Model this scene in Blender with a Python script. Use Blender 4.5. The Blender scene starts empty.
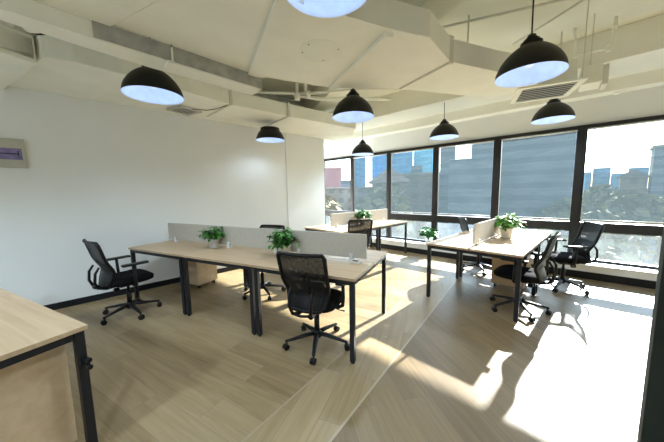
import bpy, bmesh, math, random
from math import sin, cos, pi, radians, sqrt
from mathutils import Vector, Matrix
random.seed(7)
C = bpy.context.scene.collection
SC = bpy.context.scene

# ------------------------------------------------------------------ materials
def nt(name):
    m = bpy.data.materials.new(name); m.use_nodes = True
    t = m.node_tree; t.nodes.clear()
    o = t.nodes.new('ShaderNodeOutputMaterial')
    return m, t, o
def N(t, typ, **kw):
    n = t.nodes.new(typ)
    for k, v in kw.items(): setattr(n, k, v)
    return n
def L(t, a, b): t.links.new(a, b)
def ramp(t, fac, stops):
    r = N(t, 'ShaderNodeValToRGB')
    el = r.color_ramp.elements
    while len(el) < len(stops): el.new(0.5)
    for e, (p, c) in zip(el, stops): e.position = p; e.color = (*c, 1)
    L(t, fac, r.inputs['Fac']); return r.outputs['Color']
def mat(name, col, rough=0.5, metal=0.0, var=0.06, scale=8, bump=0.0, spec=0.5, bscale=60, emit=None, estr=0):
    m, t, o = nt(name)
    p = N(t, 'ShaderNodeBsdfPrincipled')
    p.inputs['Roughness'].default_value = rough; p.inputs['Metallic'].default_value = metal
    p.inputs['Specular IOR Level'].default_value = spec
    tc = N(t, 'ShaderNodeTexCoord')
    n = N(t, 'ShaderNodeTexNoise'); n.inputs['Scale'].default_value = scale; n.inputs['Detail'].default_value = 5
    L(t, tc.outputs['Object'], n.inputs['Vector'])
    lo = tuple(c*(1-var) for c in col); hi = tuple(min(1, c*(1+var)) for c in col)
    L(t, ramp(t, n.outputs['Fac'], [(.3, lo), (.7, hi)]), p.inputs['Base Color'])
    if bump:
        n2 = N(t, 'ShaderNodeTexNoise'); n2.inputs['Scale'].default_value = bscale
        L(t, tc.outputs['Object'], n2.inputs['Vector'])
        b = N(t, 'ShaderNodeBump'); b.inputs['Strength'].default_value = bump; b.inputs['Distance'].default_value = .01
        L(t, n2.outputs['Fac'], b.inputs['Height']); L(t, b.outputs['Normal'], p.inputs['Normal'])
    if emit:
        p.inputs['Emission Color'].default_value = (*emit, 1); p.inputs['Emission Strength'].default_value = estr
    L(t, p.outputs['BSDF'], o.inputs['Surface'])
    return m
def wood(name, a, b, rot=0.0, rough=.45, gx=1.5, gy=28):
    m, t, o = nt(name)
    p = N(t, 'ShaderNodeBsdfPrincipled'); p.inputs['Roughness'].default_value = rough
    tc = N(t, 'ShaderNodeTexCoord'); mp = N(t, 'ShaderNodeMapping')
    mp.inputs['Scale'].default_value = (gx, gy, gy); mp.inputs['Rotation'].default_value = (0, 0, rot)
    L(t, tc.outputs['Object'], mp.inputs['Vector'])
    n = N(t, 'ShaderNodeTexNoise'); n.inputs['Scale'].default_value = 1.0; n.inputs['Detail'].default_value = 6; n.inputs['Distortion'].default_value = .6
    L(t, mp.outputs['Vector'], n.inputs['Vector'])
    L(t, ramp(t, n.outputs['Fac'], [(.3, a), (.7, b)]), p.inputs['Base Color'])
    L(t, p.outputs['BSDF'], o.inputs['Surface'])
    return m
def floor_material():
    m, t, o = nt('floor_planks')
    p = N(t, 'ShaderNodeBsdfPrincipled'); p.inputs['Specular IOR Level'].default_value = .35
    tc = N(t, 'ShaderNodeTexCoord')
    def planks(rot, off):
        mp = N(t, 'ShaderNodeMapping'); mp.inputs['Rotation'].default_value = (0, 0, rot); mp.inputs['Location'].default_value = (off, off*.37, 0)
        L(t, tc.outputs['Object'], mp.inputs['Vector'])
        br = N(t, 'ShaderNodeTexBrick'); br.offset = .37; br.squash = 1.0
        br.inputs['Scale'].default_value = 1.0; br.inputs['Brick Width'].default_value = 1.25; br.inputs['Row Height'].default_value = .2
        br.inputs['Mortar Size'].default_value = .0016; br.inputs['Mortar Smooth'].default_value = .1
        br.inputs['Color1'].default_value = (0, 0, 0, 1); br.inputs['Color2'].default_value = (1, 1, 1, 1); br.inputs['Mortar'].default_value = (.5, .5, .5, 1)
        L(t, mp.outputs['Vector'], br.inputs['Vector'])
        m2 = N(t, 'ShaderNodeMapping'); m2.inputs['Scale'].default_value = (1.6, 26, 1)
        L(t, mp.outputs['Vector'], m2.inputs['Vector'])
        ad = N(t, 'ShaderNodeVectorMath', operation='MULTIPLY_ADD'); L(t, br.outputs['Color'], ad.inputs[0]); ad.inputs[1].default_value = (3, 9, 0); L(t, m2.outputs['Vector'], ad.inputs[2])
        g = N(t, 'ShaderNodeTexNoise'); g.inputs['Scale'].default_value = 1; g.inputs['Detail'].default_value = 7; g.inputs['Distortion'].default_value = .8
        L(t, ad.outputs['Vector'], g.inputs['Vector'])
        mx = N(t, 'ShaderNodeMath', operation='MULTIPLY_ADD'); L(t, br.outputs['Color'], mx.inputs[0]); mx.inputs[1].default_value = .42; L(t, g.outputs['Fac'], mx.inputs[2])
        c = ramp(t, mx.outputs['Value'], [(.32, FL[0]), (.62, FL[1]), (1.0, FL[2])])
        mm = N(t, 'ShaderNodeMix', data_type='RGBA'); L(t, br.outputs['Fac'], mm.inputs['Factor']); L(t, c, mm.inputs['A']); mm.inputs['B'].default_value = (.21, .16, .11, 1)
        return mm.outputs['Result']
    c1 = planks(radians(-16), .3); c2 = planks(radians(33), 1.1); c3 = planks(radians(-99 + 90 + 74), .15)
    # signed distance to the border line between the two laying directions
    dt = N(t, 'ShaderNodeVectorMath', operation='DOT_PRODUCT'); L(t, tc.outputs['Object'], dt.inputs[0]); dt.inputs[1].default_value = (.9865, .164, 0)
    sd = N(t, 'ShaderNodeMath', operation='ADD'); L(t, dt.outputs['Value'], sd.inputs[0]); sd.inputs[1].default_value = .853
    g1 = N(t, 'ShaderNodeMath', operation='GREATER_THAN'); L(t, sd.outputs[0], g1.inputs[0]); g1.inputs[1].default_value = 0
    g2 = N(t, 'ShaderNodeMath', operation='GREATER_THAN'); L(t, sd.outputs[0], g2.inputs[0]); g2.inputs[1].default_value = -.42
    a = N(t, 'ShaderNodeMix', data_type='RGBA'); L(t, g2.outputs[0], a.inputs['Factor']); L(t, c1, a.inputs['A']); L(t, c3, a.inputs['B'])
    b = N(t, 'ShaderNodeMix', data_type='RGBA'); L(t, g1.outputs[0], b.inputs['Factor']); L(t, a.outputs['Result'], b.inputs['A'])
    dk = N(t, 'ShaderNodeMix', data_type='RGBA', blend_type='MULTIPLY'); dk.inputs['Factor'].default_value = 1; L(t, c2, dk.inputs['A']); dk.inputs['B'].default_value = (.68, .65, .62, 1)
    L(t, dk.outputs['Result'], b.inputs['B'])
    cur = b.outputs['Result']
    for off, w, col in ((0, .008, (.37, .31, .22, 1)), (.42, .006, (.33, .265, .18, 1))):
        cc = N(t, 'ShaderNodeMath', operation='COMPARE'); L(t, sd.outputs[0], cc.inputs[0]); cc.inputs[1].default_value = -off; cc.inputs[2].default_value = w
        mm = N(t, 'ShaderNodeMix', data_type='RGBA'); L(t, cc.outputs[0], mm.inputs['Factor']); L(t, cur, mm.inputs['A']); mm.inputs['B'].default_value = col
        cur = mm.outputs['Result']
    L(t, cur, p.inputs['Base Color'])
    r = N(t, 'ShaderNodeTexNoise'); r.inputs['Scale'].default_value = 3; L(t, tc.outputs['Object'], r.inputs['Vector'])
    rr = N(t, 'ShaderNodeMapRange'); L(t, r.outputs['Fac'], rr.inputs['Value']); rr.inputs['To Min'].default_value = .30; rr.inputs['To Max'].default_value = .46
    L(t, rr.outputs['Result'], p.inputs['Roughness'])
    L(t, p.outputs['BSDF'], o.inputs['Surface'])
    return m
FL = ((.195, .138, .070), (.265, .193, .102), (.34, .255, .143))
def sheer(name, col, transp, weave=900, streak=True):
    """woven see-through fabric: part clear, part light-diffusing threads"""
    m, t, o = nt(name)
    tr = N(t, 'ShaderNodeBsdfTransparent'); tl = N(t, 'ShaderNodeBsdfTranslucent'); df = N(t, 'ShaderNodeBsdfDiffuse')
    tl.inputs['Color'].default_value = (*col, 1); df.inputs['Color'].default_value = (*col, 1)
    m1 = N(t, 'ShaderNodeMixShader'); m1.inputs['Fac'].default_value = .35; L(t, tl.outputs[0], m1.inputs[1]); L(t, df.outputs[0], m1.inputs[2])
    tc = N(t, 'ShaderNodeTexCoord'); mp = N(t, 'ShaderNodeMapping'); mp.inputs['Scale'].default_value = (1.5, 1.5, 11)
    L(t, tc.outputs['Object'], mp.inputs['Vector'])
    n = N(t, 'ShaderNodeTexNoise'); n.inputs['Scale'].default_value = 2; n.inputs['Detail'].default_value = 4; n.inputs['Distortion'].default_value = .5
    L(t, mp.outputs['Vector'], n.inputs['Vector'])
    r = N(t, 'ShaderNodeMapRange'); L(t, n.outputs['Fac'], r.inputs['Value'])
    d = .15 if streak else .02
    r.inputs['From Min'].default_value = .3; r.inputs['From Max'].default_value = .7
    r.inputs['To Min'].default_value = 1-transp-d; r.inputs['To Max'].default_value = 1-transp+d
    m2 = N(t, 'ShaderNodeMixShader'); L(t, r.outputs['Result'], m2.inputs['Fac']); L(t, tr.outputs[0], m2.inputs[1]); L(t, m1.outputs[0], m2.inputs[2])
    L(t, m2.outputs[0], o.inputs['Surface'])
    return m
def glass(name, tint, haze=.04):
    m, t, o = nt(name)
    tr = N(t, 'ShaderNodeBsdfTransparent'); tr.inputs['Color'].default_value = (*tint, 1)
    gl = N(t, 'ShaderNodeBsdfGlossy'); gl.inputs['Roughness'].default_value = .02
    lw = N(t, 'ShaderNodeLayerWeight'); lw.inputs['Blend'].default_value = .12
    ml = N(t, 'ShaderNodeMath', operation='MULTIPLY'); L(t, lw.outputs['Fresnel'], ml.inputs[0]); ml.inputs[1].default_value = .35
    a = N(t, 'ShaderNodeMixShader'); L(t, ml.outputs[0], a.inputs['Fac']); L(t, tr.outputs[0], a.inputs[1]); L(t, gl.outputs[0], a.inputs[2])
    tl = N(t, 'ShaderNodeBsdfTranslucent'); tl.inputs['Color'].default_value = (.75, .9, 1, 1)
    n = N(t, 'ShaderNodeTexNoise'); n.inputs['Scale'].default_value = 2.5; n.inputs['Detail'].default_value = 5
    tc = N(t, 'ShaderNodeTexCoord'); L(t, tc.outputs['Object'], n.inputs['Vector'])
    h = N(t, 'ShaderNodeMath', operation='MULTIPLY'); L(t, n.outputs['Fac'], h.inputs[0]); h.inputs[1].default_value = haze*2
    b = N(t, 'ShaderNodeMixShader'); L(t, h.outputs[0], b.inputs['Fac']); L(t, a.outputs[0], b.inputs[1]); L(t, tl.outputs[0], b.inputs[2])
    L(t, b.outputs[0], o.inputs['Surface'])
    return m
def mesh_fabric(name, col, open_):
    m, t, o = nt(name)
    tr = N(t, 'ShaderNodeBsdfTransparent'); p = N(t, 'ShaderNodeBsdfPrincipled')
    p.inputs['Base Color'].default_value = (*col, 1); p.inputs['Roughness'].default_value = .6; p.inputs['Specular IOR Level'].default_value = .3
    n = N(t, 'ShaderNodeTexNoise'); n.inputs['Scale'].default_value = 30
    tc = N(t, 'ShaderNodeTexCoord'); L(t, tc.outputs['Object'], n.inputs['Vector'])
    r = N(t, 'ShaderNodeMapRange'); L(t, n.outputs['Fac'], r.inputs['Value']); r.inputs['To Min'].default_value = 1-open_-.05; r.inputs['To Max'].default_value = 1-open_+.05
    a = N(t, 'ShaderNodeMixShader'); L(t, r.outputs['Result'], a.inputs['Fac']); L(t, tr.outputs[0], a.inputs[1]); L(t, p.outputs[0], a.inputs[2])
    L(t, a.outputs[0], o.inputs['Surface'])
    return m
def facade(name, wallc, winc, w, h, fx=.6, fz=.55):
    """rows of windows on a far building"""
    m, t, o = nt(name)
    p = N(t, 'ShaderNodeBsdfPrincipled'); p.inputs['Roughness'].default_value = .7
    tc = N(t, 'ShaderNodeTexCoord'); sp = N(t, 'ShaderNodeSeparateXYZ'); L(t, tc.outputs['Object'], sp.inputs[0])
    def stripe(src, period, frac):
        d = N(t, 'ShaderNodeMath', operation='DIVIDE'); L(t, src, d.inputs[0]); d.inputs[1].default_value = period
        f = N(t, 'ShaderNodeMath', operation='FRACT'); L(t, d.outputs[0], f.inputs[0])
        c = N(t, 'ShaderNodeMath', operation='LESS_THAN'); L(t, f.outputs[0], c.inputs[0]); c.inputs[1].default_value = frac
        return c.outputs[0]
    s = N(t, 'ShaderNodeMath', operation='ADD'); L(t, sp.outputs['X'], s.inputs[0]); L(t, sp.outputs['Y'], s.inputs[1])
    mu = N(t, 'ShaderNodeMath', operation='MULTIPLY'); L(t, stripe(s.outputs[0], w, fx), mu.inputs[0]); L(t, stripe(sp.outputs['Z'], h, fz), mu.inputs[1])
    mm = N(t, 'ShaderNodeMix', data_type='RGBA'); L(t, mu.outputs[0], mm.inputs['Factor']); mm.inputs['A'].default_value = (*wallc, 1); mm.inputs['B'].default_value = (*winc, 1)
    L(t, mm.outputs['Result'], p.inputs['Base Color']); L(t, p.outputs['BSDF'], o.inputs['Surface'])
    return m

M = dict(
    wall=mat('white_wall_paint', (.78, .80, .80), .75, var=.015, scale=2, bump=.03),
    ceil=mat('cream_ceiling_paint', (.80, .80, .70), .85, var=.05, scale=1.5, bump=.1, bscale=20),
    beam=mat('cream_beam_paint', (.82, .82, .74), .85, var=.03, scale=2, bump=.05),
    duct=mat('painted_duct', (.86, .87, .79), .6, var=.04, scale=3, bump=.06, bscale=25),
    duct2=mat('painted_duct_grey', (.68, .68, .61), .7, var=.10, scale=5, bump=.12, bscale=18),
    duct_shade=mat('shaded_duct_grey', (.36, .36, .33), .8, var=.25, scale=9),  # duct colour darkened to carry the shade of the recesses
    rust=mat('rusty_edge', (.22, .13, .08), .8, var=.3, scale=20),
    gap=mat('dark_grey_brown', (.20, .18, .15), .9),  # dark grey-brown of the rivets and the sagging cable
    black=mat('black_frame_metal', (.010, .011, .014), .45, var=.1, spec=.35),
    winf=mat('dark_window_metal', (.018, .017, .017), .5, var=.12, spec=.3),
    base=mat('black_baseboard', (.010, .011, .014), .5, spec=.3),
    top=wood('pale_oak_laminate', (.43, .305, .185), (.545, .405, .26), 0, .38),
    cab=wood('maple_laminate', (.50, .36, .22), (.60, .45, .29), 0, .45, 1.0, 14),
    edge=wood('oak_edge_band', (.40, .27, .17), (.48, .34, .22)),
    screen=mat('beige_screen_fabric', (.50, .47, .41), .9, var=.04, scale=30, bump=.1, bscale=300),
    plast=mat('black_plastic', (.007, .007, .008), .45, var=.1, spec=.28),
    seat=mat('black_seat_fabric', (.006, .006, .007), .95, var=.15, scale=60, bump=.2, bscale=400, spec=.15),
    net=mesh_fabric('black_back_mesh', (.007, .007, .008), .09),
    chrome=mat('grey_metal', (.45, .45, .46), .3, metal=.9),
    clear=mat('clear_clip_plastic', (.75, .78, .80), .25),
    pot=mat('white_pot', (.74, .74, .72), .35, var=.03),
    soil=mat('dark_soil', (.035, .022, .014), .95, var=.3, scale=60),
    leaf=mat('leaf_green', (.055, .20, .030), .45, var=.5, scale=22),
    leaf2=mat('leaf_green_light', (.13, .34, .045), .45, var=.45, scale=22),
    shade=mat('black_lamp_enamel', (.008, .009, .009), .45, var=.1, spec=.3),
    lining=mat('glowing_lamp_lining', (.60, .70, .90), .5, var=.12, scale=9, emit=(.42, .60, 1.0), estr=.36),  # lamp glow put in as bluish colour and emission
    bulb=mat('frosted_bulb', (.8, .88, 1), .4, emit=(.5, .65, 1), estr=.45),
    louver=mat('aluminium_louvre', (.55, .55, .52), .5, metal=.3),
    dark=mat('dark_opening', (.03, .03, .03), .9),
    post=mat('black_column_paint', (.018, .022, .016), .75, var=.15, spec=.2),
    panelg=mat('grey_green_panel', (.47, .47, .40), .6),
    violet=mat('violet_display', (.20, .17, .36), .35, var=.25, scale=14),
    sill=mat('white_sill', (.82, .83, .82), .5),
    glass=glass('clear_glass', (.88, .93, .95), .010),
    glasslow=glass('hazy_lower_glass', (.74, .88, .92), .035),
    blind=sheer('sheer_blind', (.018, .027, .031), .40),
)
M['floor'] = floor_material()
GRASS = mat('tree_green_hazy', (.17, .145, .065), .9, var=.4, scale=.35)

# ------------------------------------------------------------------ mesh builder
class MB:
    def __init__(s): s.bm = bmesh.new()
    def poly(s, vs, fs, smooth=False):
        v = [s.bm.verts.new(p) for p in vs]
        for f in fs:
            try:
                fc = s.bm.faces.new([v[i] for i in f]); fc.smooth = smooth
            except ValueError: pass
        return v
    def box(s, a, b, bev=0.0, mtx=None):
        x0, y0, z0 = a; x1, y1, z1 = b
        t = bmesh.new()
        v = [t.verts.new(p) for p in ((x0,y0,z0),(x1,y0,z0),(x1,y1,z0),(x0,y1,z0),(x0,y0,z1),(x1,y0,z1),(x1,y1,z1),(x0,y1,z1))]
        for f in ((0,3,2,1),(4,5,6,7),(0,1,5,4),(1,2,6,5),(2,3,7,6),(3,0,4,7)): t.faces.new([v[i] for i in f])
        if bev: bmesh.ops.bevel(t, geom=list(t.edges), offset=bev, segments=2, affect='EDGES', profile=.5)
        if mtx: bmesh.ops.transform(t, matrix=mtx, verts=t.verts)
        s.join(t); return s
    def join(s, t):
        t.verts.index_update()
        m = {v: s.bm.verts.new(v.co) for v in t.verts}
        for f in t.faces:
            g = s.bm.faces.new([m[v] for v in f.verts]); g.smooth = f.smooth
        t.free()
    def prism(s, pts, z0, z1, bev=0):
        t = bmesh.new()
        area = sum(a[0]*b[1]-b[0]*a[1] for a, b in zip(pts, pts[1:]+pts[:1]))
        if area < 0: pts = pts[::-1]
        lo = [t.verts.new((x, y, z0)) for x, y in pts]; hi = [t.verts.new((x, y, z1)) for x, y in pts]
        n = len(pts)
        t.faces.new(lo[::-1]); t.faces.new(hi)
        for i in range(n): t.faces.new((lo[i], lo[(i+1)%n], hi[(i+1)%n], hi[i]))
        if bev: bmesh.ops.bevel(t, geom=list(t.edges), offset=bev, segments=1, affect='EDGES')
        s.join(t); return s
    def tube(s, pts, r, seg=10, caps=True, close=False, flat=1.0):
        pts = [Vector(p) for p in pts]; n = len(pts)
        rs = r if isinstance(r, (list, tuple)) else [r]*n
        rings = []; up = None
        for i, p in enumerate(pts):
            if close: d = pts[(i+1)%n]-pts[i-1]
            else: d = pts[min(i+1, n-1)]-pts[max(i-1, 0)]
            d.normalize()
            if up is None:
                up = Vector((0,0,1)) if abs(d.z) < .9 else Vector((1,0,0))
            a = d.cross(up)
            if a.length < 1e-4: a = d.cross(Vector((0,1,0)))
            a.normalize(); b = a.cross(d).normalized(); up = b
            rings.append([s.bm.verts.new(p + (a*cos(2*pi*k/seg) + b*sin(2*pi*k/seg)*flat)*rs[i]) for k in range(seg)])
        m = n if close else n-1
        for i in range(m):
            A, B = rings[i], rings[(i+1)%n]
            for k in range(seg):
                f = s.bm.faces.new((A[k], A[(k+1)%seg], B[(k+1)%seg], B[k])); f.smooth = True
        if caps and not close:
            s.bm.faces.new(rings[0][::-1]); s.bm.faces.new(rings[-1])
        return s
    def lathe(s, prof, seg=32, c=(0,0,0), close_ends=False):
        rings = []
        for r, z in prof:
            if r < 1e-5: rings.append([s.bm.verts.new((c[0], c[1], c[2]+z))])
            else: rings.append([s.bm.verts.new((c[0]+r*cos(2*pi*k/seg), c[1]+r*sin(2*pi*k/seg), c[2]+z)) for k in range(seg)])
        for A, B in zip(rings, rings[1:]):
            for k in range(seg):
                a, b = (A[k%len(A)], A[(k+1)%len(A)]), (B[k%len(B)], B[(k+1)%len(B)])
                vs = []
                for q in (a[0], a[1], b[1], b[0]):
                    if q not in vs: vs.append(q)
                if len(vs) >= 3:
                    f = s.bm.faces.new(vs); f.smooth = True
        return s
    def disc(s, c, axis, r, h, seg=20):
        a = Vector(axis).normalized(); c = Vector(c)
        return s.tube([c-a*h/2, c-a*h*.42, c+a*h*.42, c+a*h/2], [r*.86, r, r, r*.86], seg)
    def build(s, name, m, parent=None, kind=None, label=None):
        me = bpy.data.meshes.new(name)
        bmesh.ops.recalc_face_normals(s.bm, faces=s.bm.faces)
        s.bm.to_mesh(me); s.bm.free()
        me.materials.append(m)
        o = bpy.data.objects.new(name, me); C.objects.link(o)
        if parent: o.parent = parent
        if kind: o['kind'] = kind
        if label: o['label'] = label
        return o
def tag(o, label, cat, group=None):
    o['label'] = label; o['category'] = cat
    if group: o['group'] = group
    return o
def thing(name, label, cat, loc=(0,0,0), rz=0, group=None):
    o = bpy.data.objects.new(name, None); C.objects.link(o)
    o.empty_display_size = .1
    o.location = loc; o.rotation_euler = (0, 0, rz)
    return tag(o, label, cat, group)
def dup(src, loc, rz, label, group=None):
    def cp(o, par):
        c = o.copy(); C.objects.link(c)
        if par: c.parent = par
        for ch in o.children: cp(ch, c)
        return c
    r = cp(src, None); r.location = loc; r.rotation_euler = (0, 0, rz)
    r['label'] = label
    if group: r['group'] = group
    return r
def struct(mb, name, m, parent=None): return mb.build(name, m, parent, kind='structure')

# ------------------------------------------------------------------ frames of reference
AA = 0.349                                        # the near desk rows stand at 20 degrees to the room
AO = Vector((-4.4293, .4295, 0)); AX = Vector((cos(AA), sin(AA), 0)); AY = Vector((-sin(AA), cos(AA), 0))
def A(x, y, z=0): return AO + AX*x + AY*y + Vector((0, 0, z))
WA = 0.06743; WD = 6.05                           # window wall
WX = Vector((cos(WA), sin(WA), 0)); WN = Vector((-sin(WA), cos(WA), 0))
def W(s, d, z=0): return WX*s + WN*(WD-d) + Vector((0, 0, z))
WM = Matrix.Translation(WN*WD) @ Matrix.Rotation(WA, 4, 'Z')       # local x = along wall, local -y = into room
SLAB = 3.43

# ------------------------------------------------------------------ setting
def quadwall(name, p, q, z0, z1, m, th=.12, side=1):
    p, q = Vector(p), Vector(q); d = (q-p).normalized(); n = Vector((-d.y, d.x))*th*side
    mb = MB(); mb.prism([tuple(p), tuple(q), tuple(q+n), tuple(p+n)], z0, z1)
    return struct(mb, name, m)
fl = MB(); far0 = W(-6.6, .0); far1 = W(3.0, .0)
fl.prism([(-5.0, -3.2), (2.75, -3.2), (far1.x, far1.y), (-6.75, far0.y), (-6.75, 4.2), (-5.0, 4.2)], -.15, 0)
struct(fl, 'floor', M['floor'])
ce = MB(); ce.prism([(-5.2, -3.4), (2.9, -3.4), (far1.x, far1.y+.3), (far0.x-.2, far0.y+.3)], SLAB, SLAB+.2)
struct(ce, 'ceiling', M['ceil'])
LW = -4.834
quadwall('wall_left', (LW, -3.2), (LW, 3.30), 0, SLAB, M['wall'])
quadwall('wall_corner', (LW+.02, 3.30), (LW+.02, 4.40), 0, SLAB, M['wall'], th=.16)
quadwall('wall_recess', (LW-.14, 4.28), (-6.6, 4.40), 0, SLAB, M['wall'], side=-1)
quadwall('wall_outer', (-6.6, 4.40), (-6.6, 6.0), 0, SLAB, M['wall'])
quadwall('wall_back', (LW-.12, -3.2), (2.75, -3.2), 0, SLAB, M['wall'], side=-1)
rw = W(2.55, 0)
quadwall('wall_right', (2.6, -3.2), (rw.x, rw.y), 0, SLAB, M['wall'], side=-1)
b = MB(); b.box((LW, -3.2, 0), (LW+.012, 3.3, .085)); struct(b, 'baseboard_left', M['base'])
# window wall: low plinth with sill, head wall, stepped beam
wl = MB()
wl.box((-5.75, -.30, 0), (2.5, .10, .215)); 
wl.box((-6.2, -.02, 2.44), (2.7, .14, SLAB))
struct(wl, 'wall_window', M['wall']).matrix_world = WM
b = MB(); b.box((-5.6, -.312, 0), (2.5, -.30, .115)); struct(b, 'baseboard_window', M['base']).matrix_world = WM
sl = MB(); sl.box((-5.75, -.31, .215), (2.5, -.005, .235), .003); struct(sl, 'trim_1', M['sill']).matrix_world = WM
bm1 = MB()
bm1.box((-6.1, -.25, 2.865), (2.6, -.02, SLAB), .012)
struct(bm1, 'trim_2', M['beam']).matrix_world = WM
bm2 = MB(); bm2.box((-6.1, -1.05, 3.04), (2.6, -.25, SLAB), .01)
struct(bm2, 'trim_3', M['beam']).matrix_world = WM
# windows
MS = 1.184; S0 = .084
edges = [S0+MS*2+.0, S0+MS, S0, S0-MS, S0-2*MS, S0-3*MS, S0-4*MS, S0-5*MS]
for i in range(7):
    hi, lo = edges[i], edges[i+1]
    root = bpy.data.objects.new('window_%d' % (i+1), None); C.objects.link(root); root['kind'] = 'structure'
    root.matrix_world = WM
    fr = MB(); wv = .042
    l0 = lo
    fr.box((lo-wv, -.065, .235), (lo+wv, .065, 2.46), .004)
    if i == 0: fr.box((hi-wv, -.065, .235), (hi+wv, .065, 2.46), .004)
    a, c = lo+wv, hi-wv
    fr.box((a, -.06, 2.405), (c, .06, 2.46), .003)           # head
    fr.box((a, -.065, .735), (c, .065, .885), .004)          # transom
    fr.box((a, -.05, .235), (c, .05, .275), .003)            # foot
    for zz0, zz1 in ((.885, 2.405), (.275, .735)):           # inner sash
        fr.box((a, -.045, zz0), (a+.022, .03, zz1)); fr.box((c-.022, -.045, zz0), (c, .03, zz1))
    f = fr.build('window_frame', M['winf'], root); f['kind'] = 'structure'
    pn = MB()
    pn.poly([(a, .02, .885), (c, .02, .885), (c, .02, 2.405), (a, .02, 2.405)], [(0,1,2,3)])
    f = pn.build('window_pane', M['glass'], root); f['kind'] = 'structure'; pn = MB()
    pn.poly([(a, .02, .275), (c, .02, .275), (c, .02, .735), (a, .02, .735)], [(0,1,2,3)])
    f = pn.build('window_pane', M['glasslow'], root); f['kind'] = 'structure'
bl_lab = {2: 'sheer hazy blind over the wide window behind the two chairs right of the far desk',
          3: 'sheer hazy blind over the window behind the right desk and its screen',
          4: 'sheer hazy blind over the window right of the far left desk, towers behind',
          5: 'sheer hazy blind over the window with the gabled brown roof behind it',
          6: 'sheer hazy blind over the leftmost window next to the white wall'}
for i in range(2, 7):
    lo, hi = edges[i], edges[i-1]
    a, c = lo+.078, hi-.078
    root = thing('roller_blind', bl_lab[i], 'blind', group='sheer blinds in the windows')
    root.matrix_world = WM
    z1 = 2.355 if i != 3 else 2.37
    k = MB(); n = 14
    vs = []; fs = []
    for j in range(n+1):
        x = a+(c-a)*j/n
        for q in range(2): vs.append((x, -.035+.0015*sin(j*1.9), (.93, z1)[q]))
    for j in range(n): fs.append((2*j, 2*j+2, 2*j+3, 2*j+1))
    k.poly(vs, fs, True); k.build('blind_fabric', M['blind'], root)
    k = MB(); k.tube([(a, -.035, .925), (c, -.035, .925)], .008, 8); k.build('bottom_bar', M['sill'], root)
    k = MB(); k.tube([(a-.02, -.04, 2.385), (c+.02, -.04, 2.385)], .014, 10); k.build('roller_tube', M['sill'], root)
# dark column at the right edge
col = MB(); cx, cy = .163, 1.60
col.box((0, -.25, 0), (.5, .0, SLAB), .004, Matrix.Translation((cx, cy, 0)) @ Matrix.Rotation(radians(-4), 4, 'Z'))
struct(col, 'column', M['post'])

# ------------------------------------------------------------------ ducts and ceiling things
d0 = thing('air_duct', 'very wide cream ventilation duct crossing the middle of the ceiling', 'air duct', (-1.62, 1.62, 2.62))
o0 = Vector((-1.62, 1.62, 2.62))
KD = .90
main = [(-2.70,.31),(-2.75,.96),(-2.79,1.44),(-2.76,1.61),(-2.49,2.40),(-1.92,3.06),(-1.50,3.88),(-1.22,4.42),(-.70,4.34),(-.62,4.05),(-.91,3.51),(-1.19,2.85),(-1.13,2.29),(-1.31,1.89),(-1.43,1.54),(-1.74,.66)]
mb = MB(); mb.prism([(x*KD-o0.x, y*KD-o0.y) for x, y in main], 0, .20, .006); mb.build('duct_body', M['duct'], d0)
near = [(-2.985,-1.6),(-2.94,.225),(-2.70,.30),(-1.74,.655),(-2.2,-.55),(-2.4,-1.6)]
mb = MB(); mb.prism([(x*KD-o0.x, y*KD-o0.y) for x, y in near], -.012, .20, .006); mb.build('duct_section', M['duct'], d0)
def band(mb, p, q, w, z0, z1):
    p, q = Vector(p), Vector(q); d = (q-p).normalized(); n = Vector((-d.y, d.x))*w
    mb.prism([tuple(p), tuple(q), tuple(q+n), tuple(p+n)], z0, z1, .004)
rel = lambda x, y: (x*KD-o0.x, y*KD-o0.y)
mb = MB(); band(mb, rel(-2.80,1.45), rel(-1.56,1.05), .165, -.022, .01); mb.build('flange_band', M['duct'], d0)
mb = MB(); band(mb, rel(-2.49,2.37), rel(-1.34,1.93), .075, -.03, .01); mb.build('flange_band', M['duct'], d0)
mb = MB(); band(mb, rel(-1.91,3.06), rel(-1.19,2.84), .022, -.016, .01); mb.build('flange_band', M['duct2'], d0)
mb = MB(); band(mb, rel(-1.19,2.83), rel(-1.17,2.90), .02, -.01, .23); mb.build('flange_band', M['duct2'], d0)
mb = MB(); mb.lathe([(0,-.006),(.158,-.006),(.165,-.001),(.172,-.004),(.176,0)], 40, (*rel(-1.92, 1.74), 0)); mb.build('access_hatch', M['duct'], d0)
for p in ((-2.04,1.62),(-1.78,1.83),(-2.02,1.86),(-1.9,1.58)):
    mb = MB(); mb.disc((*rel(*p), -.004), (0,0,1), .007, .008, 8); mb.build('rivet', M['gap'], d0)

d1 = thing('duct_channel', 'long narrow duct edge hanging below the wide duct on its left side', 'air duct', (-2.56, .45, 2.50))
KS = .897
st = [(-2.84,-1.5),(-2.86,-.26),(-2.93,.09),(-3.0,.585),(-3.04,1.62),(-2.80,1.62),(-2.765,.96),(-2.73,.32),(-2.73,.2),(-2.70,-.1),(-2.68,-1.5)]
mb = MB(); mb.prism([(x*KS+2.56, y*KS-.45) for x, y in st], 0, .105, .004); mb.build('channel_body', M['duct'], d1)
mb = MB(); band(mb, (.105, -.25), (.06, .88), .012, .10, .122); mb.build('rusty_lip', M['duct2'], d1)
mb = MB(); mb.prism([(.118,-.28),(.121,-.28),(.095,.42),(.062,1.0),(.058,1.0)], .004, .118); mb.build('shaded_side', M['duct_shade'], d1)  # side face coloured dark for the shade in the gap beside the wide duct
mb = MB(); band(mb, (.117, -.22), (.100, .05), .006, .012, .018); mb.build('rust_streak', M['rust'], d1)
mb = MB(); mb.box((.085, .18, -.02), (.125, .19, .1)); mb.box((.0, .15, -.025), (.125, .20, -.004)); mb.build('hanger_bracket', M['duct'], d1)
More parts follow.
